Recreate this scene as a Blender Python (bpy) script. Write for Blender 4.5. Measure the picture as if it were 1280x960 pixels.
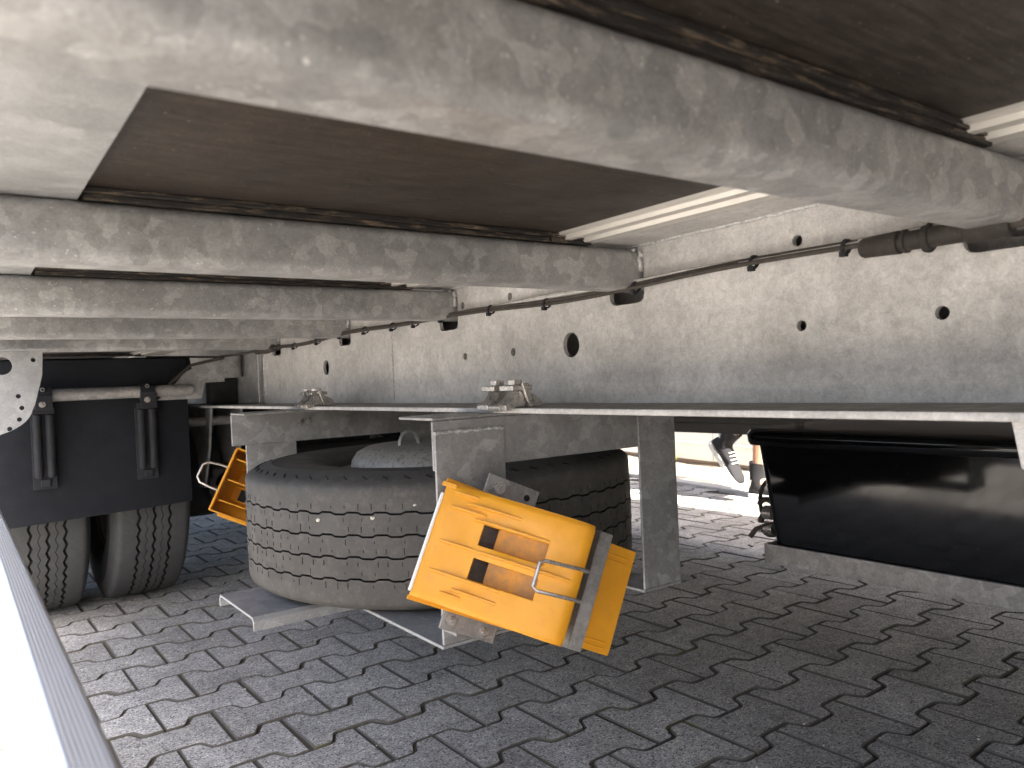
import bpy, bmesh, math, random
from mathutils import Vector, Matrix
from mathutils.geometry import tessellate_polygon
random.seed(7)
for o in list(bpy.data.objects): bpy.data.objects.remove(o)
SC = bpy.context.scene
COL = SC.collection
R = math.radians

# ------------------------------------------------------------------ camera
cam_d = bpy.data.cameras.new('camera'); cam = bpy.data.objects.new('camera', cam_d); COL.objects.link(cam)
cam_d.sensor_fit = 'HORIZONTAL'; cam_d.sensor_width = 36.0; cam_d.lens = 961.6/1280*36
cam_d.clip_start = .02; cam_d.clip_end = 3000
RX = ((.80660353, .03864336, -.58982831, 0), (-.5895091, -.02040608, -.80750394, 0), (-.04324075, .99904468, .00632099, .69), (0, 0, 0, 1))
cam.matrix_world = Matrix(RX)
cam_d.dof.use_dof = True; cam_d.dof.focus_distance = 1.35; cam_d.dof.aperture_fstop = 9.0
SC.camera = cam

# ------------------------------------------------------------------ sky, sun, exposure
SUN_TO = Vector((-.115, -.60, .79)).normalized()          # towards the sun
w = bpy.data.worlds.new('World'); SC.world = w; w.use_nodes = True
nt = w.node_tree; nt.nodes.clear()
sky = nt.nodes.new('ShaderNodeTexSky'); sky.sky_type = 'NISHITA'; sky.sun_disc = False
sky.sun_elevation = math.asin(SUN_TO.z); sky.sun_rotation = math.atan2(SUN_TO.x, SUN_TO.y)
sky.air_density = .8; sky.dust_density = 5.0; sky.ozone_density = .6
bg = nt.nodes.new('ShaderNodeBackground'); bg.inputs[1].default_value = .15
ow = nt.nodes.new('ShaderNodeOutputWorld'); nt.links.new(sky.outputs[0], bg.inputs[0]); nt.links.new(bg.outputs[0], ow.inputs[0])
sd = bpy.data.lights.new('sun', 'SUN'); sd.energy = 5.0; sd.angle = R(.53); sd.color = (1, .94, .84)
so = bpy.data.objects.new('sun', sd); COL.objects.link(so); so.rotation_euler = SUN_TO.to_track_quat('Z', 'Y').to_euler(); so.location = (0, -5, 12)
SC.view_settings.view_transform = 'Standard'; SC.view_settings.look = 'None'; SC.view_settings.gamma = 1
SC.view_settings.exposure = 2.65
SC.view_settings.use_curve_mapping = False
SC.cycles.max_bounces = 10; SC.cycles.diffuse_bounces = 7; SC.cycles.glossy_bounces = 4

# ------------------------------------------------------------------ material helpers
class NT:
    def __init__(s, name):
        s.m = bpy.data.materials.new(name); s.m.use_nodes = True; s.t = s.m.node_tree; s.t.nodes.clear()
        s.b = s.n('ShaderNodeBsdfPrincipled'); o = s.n('ShaderNodeOutputMaterial'); s.l(s.b.outputs[0], o.inputs[0])
    def n(s, k, **kw):
        x = s.t.nodes.new(k)
        for a, v in kw.items(): setattr(x, a, v)
        return x
    def l(s, a, b): s.t.links.new(a, b)
    def pos(s, sc=(1, 1, 1), obj=False):
        if obj: src = s.n('ShaderNodeTexCoord').outputs['Object']
        else: src = s.n('ShaderNodeNewGeometry').outputs['Position']
        mp = s.n('ShaderNodeMapping'); mp.inputs['Scale'].default_value = sc; s.l(src, mp.inputs[0]); return mp.outputs[0]
    def noise(s, v, scale, detail=4, rough=.55, dist=0):
        x = s.n('ShaderNodeTexNoise'); s.l(v, x.inputs['Vector']); x.inputs['Scale'].default_value = scale
        x.inputs['Detail'].default_value = detail; x.inputs['Roughness'].default_value = rough; x.inputs['Distortion'].default_value = dist
        return x.outputs['Fac']
    def vor(s, v, scale, feat='F1', out='Color', rnd=1):
        x = s.n('ShaderNodeTexVoronoi'); x.feature = feat; s.l(v, x.inputs['Vector']); x.inputs['Scale'].default_value = scale
        x.inputs['Randomness'].default_value = rnd
        return x.outputs[out]
    def ramp(s, f, stops):
        x = s.n('ShaderNodeValToRGB'); s.l(f, x.inputs[0]); e = x.color_ramp.elements
        while len(e) < len(stops): e.new(.5)
        for i, (p, c) in enumerate(stops):
            e[i].position = p; e[i].color = (*c, 1) if isinstance(c, tuple) else (c, c, c, 1)
        return x.outputs[0]
    def mix(s, f, a, b, mode='MIX'):
        x = s.n('ShaderNodeMix'); x.data_type = 'RGBA'; x.blend_type = mode
        for i, v in ((0, f), (6, a), (7, b)):
            if hasattr(v, 'links'): s.l(v, x.inputs[i])
            elif i == 0: x.inputs[0].default_value = v
            else: x.inputs[i].default_value = (*v, 1) if isinstance(v, tuple) else (v, v, v, 1)
        return x.outputs[2]
    def math(s, op, a, b=0, clamp=False):
        x = s.n('ShaderNodeMath'); x.operation = op; x.use_clamp = clamp
        for i, v in ((0, a), (1, b)):
            if hasattr(v, 'links'): s.l(v, x.inputs[i])
            else: x.inputs[i].default_value = v
        return x.outputs[0]
    def bump(s, h, strength=.2, dist=.002):
        x = s.n('ShaderNodeBump'); x.inputs['Strength'].default_value = strength; x.inputs['Distance'].default_value = dist
        s.l(h, x.inputs['Height']); s.l(x.outputs[0], s.b.inputs['Normal'])
    def set(s, **kw):
        for k, v in kw.items():
            i = s.b.inputs[{'col': 'Base Color', 'rough': 'Roughness', 'metal': 'Metallic', 'spec': 'Specular IOR Level', 'sss': 'Subsurface Weight', 'trans': 'Transmission Weight', 'coat': 'Coat Weight'}[k]]
            if hasattr(v, 'links'): s.l(v, i)
            elif k == 'col': i.default_value = (*v, 1)
            else: i.default_value = v
        return s

def galv(name, base=.40, warm=.0, spangle=.5, sc=38, rough=.48, metal=.35, dirt=.35, stretch=(1, 1, 1), top_mix=0.0, drops=.35):
    t = NT(name); p = t.pos(stretch)
    nd = t.n('ShaderNodeTexNoise'); t.l(p, nd.inputs['Vector']); nd.inputs['Scale'].default_value = sc*1.3; nd.inputs['Detail'].default_value = 4
    va = t.n('ShaderNodeVectorMath'); va.operation = 'SCALE'; t.l(nd.outputs['Color'], va.inputs[0]); va.inputs['Scale'].default_value = .9/sc
    vb = t.n('ShaderNodeVectorMath'); vb.operation = 'ADD'; t.l(p, vb.inputs[0]); t.l(va.outputs[0], vb.inputs[1])
    sp = t.n('ShaderNodeSeparateColor'); t.l(t.vor(vb.outputs[0], sc), sp.inputs[0])
    spg = t.ramp(sp.outputs[0], [(0, 1-.32*spangle), (.6, 1.0-.1*spangle), (.8, 1+.18*spangle), (1, 1+.34*spangle)])
    cl = t.ramp(t.noise(p, 7, 5, .6), [(.3, 1-.42*dirt), (.62, 1+.2*dirt)])
    fine = t.ramp(t.noise(p, 420, 3, .7), [(.3, .86), (.7, 1.12)])
    mid = t.ramp(t.noise(p, 95, 5, .75, .6), [(.36, 1-.28*dirt), (.5, 1.0), (.68, 1+.3*dirt)])
    c = t.mix(1, spg, cl, 'MULTIPLY'); c = t.mix(1, c, fine, 'MULTIPLY'); c = t.mix(1, c, mid, 'MULTIPLY')
    spk = t.ramp(t.noise(p, 210, 2, .6), [(.66, 0.0), (.74, 1.0)])
    c = t.mix(1, c, (base*(1+warm), base, base*(1-warm)), 'MULTIPLY')
    c = t.mix(t.math('MULTIPLY', spk, drops), c, (.60, .59, .56))
    crk = t.ramp(t.noise(p, 130, 6, .85, 1.5), [(.50, 0.0), (.60, 1.0)]); msk = t.ramp(t.noise(p, 11, 4, .6), [(.42, 0.0), (.62, 1.0)])
    c = t.mix(t.math('MULTIPLY', t.math('MULTIPLY', crk, msk), .45*dirt), c, (base*.62, base*.52, base*.43))
    rst = t.ramp(t.noise(p, 16, 6, .7), [(.60, 0.0), (.72, 1.0)])
    c = t.mix(t.math('MULTIPLY', rst, .35*dirt), c, (.20, .165, .13))
    rg = t.ramp(sp.outputs[1], [(0, rough-.08), (1, rough+.12)])
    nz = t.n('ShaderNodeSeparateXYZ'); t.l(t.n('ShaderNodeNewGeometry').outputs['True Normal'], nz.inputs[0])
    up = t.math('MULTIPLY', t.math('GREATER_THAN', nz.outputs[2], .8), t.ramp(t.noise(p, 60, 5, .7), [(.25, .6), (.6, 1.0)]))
    c = t.mix(t.math('MULTIPLY', up, top_mix), c, (.10, .085, .07))  # upward faces mixed towards dark brown
    t.set(col=c, rough=rg, metal=metal); t.bump(t.noise(p, 140, 4, .6), .12, .0015)
    return t.m

G_WEB = galv('galvanised_web', .47, .022, .20, 40, .6, .10, .55, top_mix=.85)
G_BAR = galv('galvanised_bar', .34, .006, .55, 52, .5, .28, .5, (1, 1, 1), drops=.8)
G_PLATE = galv('galvanised_plate', .325, -.01, .3, 40, .46, .3, .3)
G_CAR = galv('galvanised_carrier', .32, .005, .5, 46, .46, .35, .45)
G_DARK = galv('galvanised_dull', .27, .03, .5, 45, .5, .4, .6)
G_BOLT = galv('zinc_bolt', .42, .05, .3, 160, .32, .75, .5)

t = NT('far_guard_grey'); p = t.pos(); t.set(col=t.mix(t.noise(p, 30, 5), (.10, .095, .09), (.15, .143, .135)), rough=.6); FARGREY = t.m  # darker grey used for the far guard only
t = NT('weld_bead'); p = t.pos(); t.set(col=t.ramp(t.noise(p, 180, 3), [(.3, .30), (.7, .62)]), rough=.5, metal=.3); t.bump(t.noise(p, 220, 2), .6, .003); WELD = t.m

t = NT('aluminium_floor_rail'); p = t.pos((1, .03, 1)); t.set(col=t.mix(t.noise(p, 160, 3), (.55, .53, .49), (.68, .66, .62)), rough=.42, metal=.35); ALU = t.m
t = NT('anodised_guard'); p = t.pos((1, .04, 1)); t.set(col=t.mix(t.noise(p, 300, 3), (.44, .46, .49), (.53, .55, .58)), rough=.38, metal=.5); GUARD = t.m

t = NT('phenolic_plywood'); p = t.pos()
c = t.mix(t.ramp(t.noise(p, 5, 6, .65), [(.3, 0.0), (.7, 1.0)]), (.014, .0105, .0086), (.036, .028, .023))
wv = t.noise(t.pos((.12, 1, 1)), 150, 5, .75)
c = t.mix(t.ramp(wv, [(.42, 0.0), (.66, .7)]), c, (.070, .055, .044))
gn = t.noise(p, 240, 4, .8); c = t.mix(t.ramp(gn, [(.35, .55), (.55, 0.0)]), c, (.012, .010, .009))
c = t.mix(t.ramp(t.noise(p, 300, 2), [(.70, 0.0), (.74, .7)]), c, (.32, .27, .21))
t.set(col=c, rough=t.ramp(t.noise(p, 12, 4), [(.3, .42), (.7, .6)]), spec=.28); t.bump(wv, .35, .001); PLY = t.m

t = NT('worn_strip'); p = t.pos((.12, 1, 1))
c = t.mix(t.ramp(t.noise(p, 260, 5, .8), [(.52, 0.0), (.66, 1.0)]), (.011, .009, .008), (.17, .125, .085)); t.set(col=c, rough=.7); STRIP = t.m

def rubber(name, c0, c1, spots=.2, dust=(.12, .105, .09), spec=.4):
    t = NT(name); p = t.pos(); c = t.mix(t.noise(p, 14, 5, .65), c0, c1)
    c = t.mix(t.math('MULTIPLY', t.ramp(t.noise(p, 60, 6, .75), [(.48, 0.0), (.75, 1.0)]), spots), c, dust)
    c = t.mix(t.math('MULTIPLY', t.ramp(t.noise(p, 520, 2), [(.70, 0.0), (.76, 1.0)]), spots), c, (.3, .28, .25))
    t.set(col=c, rough=t.ramp(t.noise(p, 30, 4), [(.3, .62), (.7, .85)]), spec=spec); t.bump(t.noise(p, 300, 4), .15, .001); return t.m
TYRE = rubber('tyre_rubber', (.042, .0405, .038), (.080, .075, .068), .5, (.16, .143, .122))
TYREW = rubber('running_tyre_rubber', (.030, .032, .034), (.058, .059, .060), .35)
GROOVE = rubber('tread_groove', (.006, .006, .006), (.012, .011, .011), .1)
FLAP = rubber('mudflap_rubber', (.007, .0082, .011), (.015, .0165, .021), .14, (.05, .05, .052), .15)
BLACKP = rubber('black_plastic', (.010, .011, .0135), (.019, .020, .024), .12, (.07, .068, .066), .3)
CABLE = rubber('cable_sheath', (.028, .024, .021), (.055, .046, .040), .4, (.13, .11, .09))
CONN = rubber('connector_plastic', (.014, .012, .011), (.034, .029, .025), .5, (.10, .085, .07))
DARKM = rubber('dark_underframe', (.010, .010, .011), (.022, .021, .021), .2)

t = NT('gloss_black_box'); p = t.pos()
c = t.mix(t.ramp(t.noise(p, 240, 2), [(.70, 0.0), (.74, .5)]), (.0035, .0035, .004), (.10, .095, .085))
t.set(col=c, rough=t.ramp(t.noise(p, 9, 5), [(.3, .05), (.8, .12)]), spec=.5); t.bump(t.noise(p, 3.5, 2), .03, .02); GLOSS = t.m
t = NT('lid_reflection_tone'); p = t.pos(); t.set(col=t.mix(t.noise(p, 25, 6, .7), (.030, .027, .024), (.075, .066, .056)), rough=.75); LIDTOP = t.m  # glossy lid's grey underside reflection put into a matt colour

t = NT('yellow_plastic'); p = t.pos()
c = t.mix(t.noise(p, 22, 5, .65), (.62, .262, .008), (.735, .335, .014))
c = t.mix(t.math('MULTIPLY', t.ramp(t.noise(p, 70, 6, .75), [(.55, 0.0), (.75, 1.0)]), .4), c, (.42, .20, .05))
c = t.mix(t.ramp(t.noise(p, 420, 2), [(.72, 0.0), (.76, .5)]), c, (.14, .09, .05))
t.set(col=c, rough=t.ramp(t.noise(p, 40, 4), [(.3, .38), (.7, .58)]), sss=.12); t.b.inputs['Subsurface Radius'].default_value = (.012, .006, .002); t.bump(t.noise(p, 180, 3), .08, .001); YEL = t.m
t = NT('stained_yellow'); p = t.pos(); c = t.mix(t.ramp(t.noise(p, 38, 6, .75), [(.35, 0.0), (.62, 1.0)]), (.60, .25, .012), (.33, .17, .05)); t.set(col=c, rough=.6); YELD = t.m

t = NT('rim_paint'); p = t.pos()
c = t.mix(t.noise(p, 40, 6, .7), (.20, .185, .165), (.38, .355, .32)); c = t.mix(t.ramp(t.noise(p, 120, 5, .8), [(.52, 0.0), (.62, .8)]), c, (.085, .055, .036)); t.set(col=c, rough=.55, metal=.25); RIM = t.m
t = NT('white_stone'); t.set(col=(.66, .62, .52), rough=.8); PEB = t.m

def paver_mat(name, island):
    t = NT(name); p = t.pos()
    rnd = t.n('ShaderNodeNewGeometry').outputs['Random Per Island'] if island else t.n('ShaderNodeObjectInfo').outputs['Random']
    base = t.ramp(rnd, [(0, (.355, .338, .312)), (.5, (.41, .392, .364)), (1, (.46, .44, .41))])
    vc = t.n('ShaderNodeSeparateColor'); t.l(t.vor(p, 330), vc.inputs[0])
    sp = t.ramp(vc.outputs[0], [(0, .22), (.16, .50), (.24, .86), (.78, 1.0), (.90, 1.18), (1, 1.75)])
    v2 = t.n('ShaderNodeSeparateColor'); t.l(t.vor(p, 720), v2.inputs[0])
    sp2 = t.ramp(v2.outputs[1], [(0, .55), (.25, .9), (.75, 1.05), (1, 1.45)])
    c = t.mix(1, base, sp, 'MULTIPLY'); c = t.mix(1, c, sp2, 'MULTIPLY')
    st = t.ramp(t.noise(p, 3.2, 6, .65), [(.32, .72), (.6, 1.06)]); c = t.mix(1, c, st, 'MULTIPLY')
    st2 = t.ramp(t.noise(p, 22, 5, .7), [(.34, .80), (.62, 1.10)]); c = t.mix(1, c, st2, 'MULTIPLY')
    oil = t.ramp(t.noise(p, 1.6, 5, .7), [(.60, 0.0), (.70, .45)]); c = t.mix(oil, c, (.12, .11, .10))
    lime = t.math('MULTIPLY', t.ramp(t.noise(p, 9, 6, .7), [(.64, 0.0), (.74, 1.0)]), .35); c = t.mix(lime, c, (.58, .57, .55))
    t.set(col=c, rough=.85); t.bump(t.noise(p, 330, 4, .7), .45, .002); return t.m
PAV = paver_mat('paver_concrete', False); PAVS = paver_mat('paver_concrete_field', True)
t = NT('joint_sand'); p = t.pos(); c = t.mix(t.noise(p, 260, 4, .7), (.040, .034, .027), (.135, .115, .090))
c = t.mix(t.ramp(t.noise(p, 5, 5, .7), [(.58, 0.0), (.70, .5)]), c, (.11, .105, .05)); t.set(col=c, rough=.95); t.bump(t.noise(p, 400, 4), .7, .003); SAND = t.m
t = NT('dark_paver_edge'); p = t.pos(); c = t.mix(t.noise(p, 120, 5, .7), (.045, .039, .033), (.17, .155, .13)); c = t.mix(t.ramp(t.noise(p, 5, 5, .7), [(.56, 0.0), (.66, .55)]), c, (.14, .135, .05)); t.set(col=c, rough=.95); PAVEDGE = t.m  # dark brown with moss patches for paver sides and chamfers
t = NT('yard_ground'); p = t.pos(); c = t.mix(t.noise(p, 1.2, 6), (.17, .165, .155), (.25, .24, .225)); t.set(col=c, rough=.95); YARD = t.m
t = NT('dry_verge'); p = t.pos(); c = t.mix(t.noise(p, 30, 6, .75), (.30, .25, .18), (.62, .56, .45)); c = t.mix(t.ramp(t.noise(p, 4, 4), [(.5, 0.0), (.6, .7)]), c, (.36, .25, .15)); t.set(col=c, rough=.95); t.bump(t.noise(p, 60, 5), .8, .01); VERGE = t.m
t = NT('kerb_concrete'); p = t.pos(); t.set(col=t.mix(t.noise(p, 120, 5, .7), (.34, .33, .31), (.52, .50, .47)), rough=.9); KERB = t.m
t = NT('white_cladding'); p = t.pos(); t.set(col=t.mix(t.noise(p, 3, 5), (.44, .45, .46), (.54, .54, .54)), rough=.5); CLAD = t.m
t = NT('white_trim'); t.set(col=(.86, .86, .84), rough=.4); TRIM = t.m
t = NT('plinth_brown'); p = t.pos(); t.set(col=t.mix(t.noise(p, 40, 5), (.13, .10, .075), (.25, .20, .155)), rough=.9); PLINTH = t.m
t = NT('body_panel'); t.set(col=(.55, .55, .54), rough=.5); BODY = t.m
t = NT('weed_leaf'); p = t.pos(); t.set(col=t.mix(t.noise(p, 40, 3), (.10, .16, .03), (.30, .32, .07)), rough=.6); WEED = t.m
t = NT('skin'); p = t.pos(); t.set(col=t.mix(t.noise(p, 30, 4), (.52, .27, .17), (.62, .35, .24)), rough=.5, sss=.1); t.b.inputs['Subsurface Radius'].default_value = (.02, .008, .004); SKIN = t.m
t = NT('sock_cotton'); p = t.pos(); t.set(col=t.mix(t.noise(p, 500, 2), (.007, .007, .009), (.018, .018, .021)), rough=.95); SOCK = t.m
t = NT('shoe_mesh_fabric'); p = t.pos(); t.set(col=t.mix(t.noise(p, 600, 2), (.010, .010, .012), (.030, .029, .034)), rough=.9); SHOE = t.m
t = NT('shoe_white'); t.set(col=(.74, .73, .70), rough=.6); SOLE = t.m
t = NT('dark_shorts'); p = t.pos(); t.set(col=t.mix(t.noise(p, 200, 3), (.03, .034, .05), (.05, .055, .075)), rough=.9); SHORTS = t.m
t = NT('grey_shirt'); p = t.pos(); t.set(col=t.mix(t.noise(p, 200, 3), (.22, .22, .23), (.28, .28, .29)), rough=.9); SHIRT = t.m
t = NT('brown_hair'); t.set(col=(.05, .03, .018), rough=.7); HAIR = t.m

# ------------------------------------------------------------------ mesh helpers
class MB:
    def __init__(s): s.v = []; s.f = []; s.mi = []
    def add(s, vs, fs, mi=0):
        k = len(s.v); s.v += [Vector(x) for x in vs]; s.f += [[i+k for i in f] for f in fs]; s.mi += [mi]*len(fs); return s
    def box(s, x0, x1, y0, y1, z0, z1, mi=0, M=None):
        vs = [Vector((x, y, z)) for z in (z0, z1) for y in (y0, y1) for x in (x0, x1)]
        if M: vs = [M @ q for q in vs]
        return s.add(vs, [(0, 2, 3, 1), (4, 5, 7, 6), (0, 1, 5, 4), (2, 6, 7, 3), (0, 4, 6, 2), (1, 3, 7, 5)], mi)
    def prism(s, pts, O, U, V, W, L, mi=0, caps=True):
        O, U, V, W = map(Vector, (O, U, V, W)); n = len(pts)
        vs = [O+U*a+V*b for a, b in pts]+[O+U*a+V*b+W*L for a, b in pts]
        fs = [(i, (i+1) % n, n+(i+1) % n, n+i) for i in range(n)]
        if caps: fs += [tuple(range(n))[::-1], tuple(range(n, 2*n))]
        return s.add(vs, fs, mi)
    def plate(s, outline, holes, O, U, V, W, th, mi=0):
        O, U, V, W = map(Vector, (O, U, V, W)); loops = [outline]+holes
        tri = tessellate_polygon([[Vector((a, b, 0)) for a, b in l] for l in loops])
        flat = [q for l in loops for q in l]; n = len(flat)
        vs = [O+U*a+V*b for a, b in flat]+[O+U*a+V*b+W*th for a, b in flat]
        fs = [tuple(x) for x in tri]+[tuple(i+n for i in x)[::-1] for x in tri]; k = 0
        for l in loops:
            m = len(l); fs += [(k+i, k+(i+1) % m, n+k+(i+1) % m, n+k+i) for i in range(m)]; k += m
        return s.add(vs, fs, mi)
    def tube(s, pts, r, n=10, mi=0, caps=True):
        pts = [Vector(p) for p in pts]; rings = []; ref = None
        rr = r if isinstance(r, (list, tuple)) else [r]*len(pts)
        for i, p in enumerate(pts):
            d = (pts[min(i+1, len(pts)-1)]-pts[max(i-1, 0)]).normalized()
            if ref is None: ref = d.orthogonal().normalized()
            a = (ref-d*ref.dot(d)).normalized(); ref = a; b = d.cross(a)
            rings.append([p+(a*math.cos(2*math.pi*k/n)+b*math.sin(2*math.pi*k/n))*rr[i] for k in range(n)])
        vs = [q for g in rings for q in g]; fs = []
        for i in range(len(pts)-1):
            fs += [(i*n+k, i*n+(k+1) % n, (i+1)*n+(k+1) % n, (i+1)*n+k) for k in range(n)]
        if caps: fs += [tuple(range(n))[::-1], tuple(range((len(pts)-1)*n, len(pts)*n))]
        return s.add(vs, fs, mi)
    def cyl(s, p0, p1, r, n=16, mi=0): return s.tube([p0, p1], r, n, mi)
    def bolt(s, p, ax, r=.008, h=.007, washer=True, mi=0):
        p = Vector(p); ax = Vector(ax).normalized()
        if washer: s.cyl(p-ax*.001, p+ax*.002, r*1.5, 14, mi)
        s.cyl(p+ax*.002, p+ax*h, r, 6, mi); s.cyl(p+ax*h, p+ax*(h+.005), r*.55, 8, mi); return s
    def lathe(s, prof, O, ax=(0, 0, 1), n=48, mi=0, closed=False):
        O = Vector(O); Z = Vector(ax).normalized(); X = Z.orthogonal().normalized(); Y = Z.cross(X); m = len(prof); vs = []
        for k in range(n):
            c, q = math.cos(2*math.pi*k/n), math.sin(2*math.pi*k/n)
            vs += [O+X*(a*c)+Y*(a*q)+Z*b for a, b in prof]
        e = m if closed else m-1
        fs = [(k*m+i, ((k+1) % n)*m+i, ((k+1) % n)*m+(i+1) % m, k*m+(i+1) % m) for k in range(n) for i in range(e)]
        return s.add(vs, fs, mi)
    def build(s, name, mats, parent=None, off=(0, 0, 0), ang=35, bevel=0, smooth=True, fix=True):
        off = Vector(off); me = bpy.data.meshes.new(name); me.from_pydata([q-off for q in s.v], [], s.f)
        if not isinstance(mats, (list, tuple)): mats = [mats]
        for m in mats: me.materials.append(m)
        if len(mats) > 1: me.polygons.foreach_set('material_index', s.mi)
        if fix:
            b = bmesh.new(); b.from_mesh(me); bmesh.ops.recalc_face_normals(b, faces=b.faces); b.to_mesh(me); b.free()
        if smooth:
            me.polygons.foreach_set('use_smooth', [True]*len(me.polygons)); me.set_sharp_from_angle(angle=R(ang))
        me.update(); o = bpy.data.objects.new(name, me); COL.objects.link(o)
        if parent: o.parent = parent
        if bevel:
            bv = o.modifiers.new('edge', 'BEVEL'); bv.width = bevel; bv.segments = 2; bv.limit_method = 'ANGLE'; bv.angle_limit = R(40); bv.harden_normals = True
        return o
def tag(o, label=None, cat=None, group=None, kind=None):
    for k, v in (('label', label), ('category', cat), ('group', group), ('kind', kind)):
        if v: o[k] = v
    return o
def empty(name, loc, M=None):
    o = bpy.data.objects.new(name, None); COL.objects.link(o); o.empty_display_size = .1
    if M: o.matrix_world = M
    else: o.location = loc
    return o
def clone(o, parent, d=(0, 0, 0)):
    c = o.copy(); COL.objects.link(c); c.parent = parent; c.location = Vector(o.location)+Vector(d)
    return c
def circ(cx, cy, r, n=20): return [(cx+r*math.cos(2*math.pi*i/n), cy+r*math.sin(2*math.pi*i/n)) for i in range(n)]
def rrect(x0, x1, y0, y1, r, n=4):
    out = []
    for cx, cy, a in ((x1-r, y1-r, 0), (x0+r, y1-r, 90), (x0+r, y0+r, 180), (x1-r, y0+r, 270)):
        out += [(cx+r*math.cos(R(a+90*i/n)), cy+r*math.sin(R(a+90*i/n))) for i in range(n+1)]
    return out
XA, YA, ZA = (1, 0, 0), (0, 1, 0), (0, 0, 1)

# ================================================================== GROUND
WD = Vector((.185, .983, 0)).normalized()                 # direction of wall and kerb
KP = Vector((3.60, 2.97, 0)); WP = Vector((4.33, 3.56, 0)); WN = Vector((WD.y, -WD.x, 0))
g = MB().add([(-600, -600, -.03), (600, -600, -.03), (600, 600, -.03), (-600, 600, -.03)], [(0, 1, 2, 3)]).build('ground', YARD)
tag(g, kind='structure')
bed = MB()
k0, k1 = KP-WD*30, KP+WD*30
bed.add([(-14, -26, -.0020), (k0.x, k0.y, -.0020), (k1.x, k1.y, -.010), (-14, 32, -.0020)], [(0, 1, 2, 3)])
bed = tag(bed.build('pavement', SAND), kind='structure')
# interlocking stones: wide straight ends, waisted middle
SL, SP = .2016, .1415
def stone_outline():
    top = [(-1, 1), (-.66, 1), (-.57, .78), (-.43, -.78), (-.34, -1), (.34, -1), (.43, -.78), (.57, .78), (.66, 1), (1, 1)]
    up = [(a*SL/2, SP/2+.0185*b) for a, b in top]
    return (up+[(-a, -b) for a, b in up])[::-1]
def inset(o, d):
    n = len(o); out = []
    for i in range(n):
        p0, p1, p2 = Vector(o[i-1]), Vector(o[i]), Vector(o[(i+1) % n]); e1 = (p1-p0).normalized(); e2 = (p2-p1).normalized()
        n1 = Vector((-e1.y, e1.x)); n2 = Vector((-e2.y, e2.x)); b = (n1+n2).normalized(); q = p1+b*(d/max(.6, b.dot(n1))); out.append((q.x, q.y))
    return out
def stone_geo():
    o0 = stone_outline(); o = inset(o0, .0038); n = len(o); inn = inset(o0, .0052)
    vs = [(x, y, 0) for x, y in inn]+[(x, y, -.0011) for x, y in o]+[(x, y, -.024) for x, y in o]
    fs = [tuple(range(n))]+[(n+i, n+(i+1) % n, (i+1) % n, i) for i in range(n)]+[(2*n+i, 2*n+(i+1) % n, n+(i+1) % n, n+i) for i in range(n)]
    return vs, fs
sv, sf = stone_geo(); smi = [0]+[1]*(len(sf)-1)
mesh_st = None
CI = Matrix(RX).inverted()
rot = R(.55); cr, sr = math.cos(rot), math.sin(rot)
spots = []
for j in range(-60, 60):
    for i in range(-60, 60):
        lx = (i+.5*(j % 2)+.5)*SL; ly = j*SP
        x = .531+lx*cr-ly*sr; y = 1.799+lx*sr+ly*cr
        if not (-5.5 < x < 4.6 and -3.5 < y < 7.5): continue
        if (Vector((x, y, 0))-KP).dot(WN) > -.07: continue
        q = CI @ Vector((x, y, 0)); vis = 0
        if q.z < -.2:
            u, v = 640+961.6*q.x/-q.z, 480-961.6*q.y/-q.z
            if -60 < u < 1340 and 560 < v < 1010:
                vis = 1/q.z**2
                if v < 520+.12*0: vis = 0
                if u < 90 and v < 880: vis *= .3
                if 310 < u < 540 and v < 750: vis *= .1
                if u > 980 and v < 690+(u-960)*.2: vis *= .05
        spots.append((vis, x, y))
spots.sort(reverse=True)
field = MB()
for n_, (vis, x, y) in enumerate(spots):
    dz = random.uniform(-.0016, .0012); tx, ty = random.uniform(-.007, .007), random.uniform(-.007, .007); rz = rot+random.uniform(-.011, .011)
    x += random.uniform(-.0017, .0017); y += random.uniform(-.0013, .0013)
    M = Matrix.Translation((x, y, dz)) @ Matrix.Rotation(rz, 4, 'Z') @ Matrix.Rotation(tx, 4, 'X') @ Matrix.Rotation(ty, 4, 'Y')
    if n_ < 300:
        if mesh_st is None:
            sm_ = MB().add(sv, sf); sm_.mi = smi; o = sm_.build('paver', [PAV, PAVEDGE], bed, smooth=False, fix=False); mesh_st = o.data
        else:
            o = bpy.data.objects.new('paver', mesh_st); COL.objects.link(o); o.parent = bed
        o.matrix_local = M
    else: field.add([M @ Vector(q) for q in sv], sf); field.mi[-len(sf):] = smi
tag(field.build('paver_field', [PAVS, PAVEDGE], bed, smooth=False, fix=False), kind='stuff')
# loose grit on the stones
gr = MB()
for i in range(420):
    x, y = random.uniform(.15, 3.2), random.uniform(.5, 4.0); r = random.choice((.0012, .0016, .002, .003))
    a = random.uniform(0, 6.3); vs = [(x+r*math.cos(a+k*1.57), y+r*math.sin(a+k*1.57)*.8, .0005) for k in range(4)]+[(x, y, r*.9+.0005)]
    gr.add(vs, [(0, 1, 4), (1, 2, 4), (2, 3, 4), (3, 0, 4)])
tag(gr.build('loose_grit', PEB, fix=True, smooth=False), 'scattered pale grit lying on the grey paving', 'grit', kind='stuff')
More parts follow.
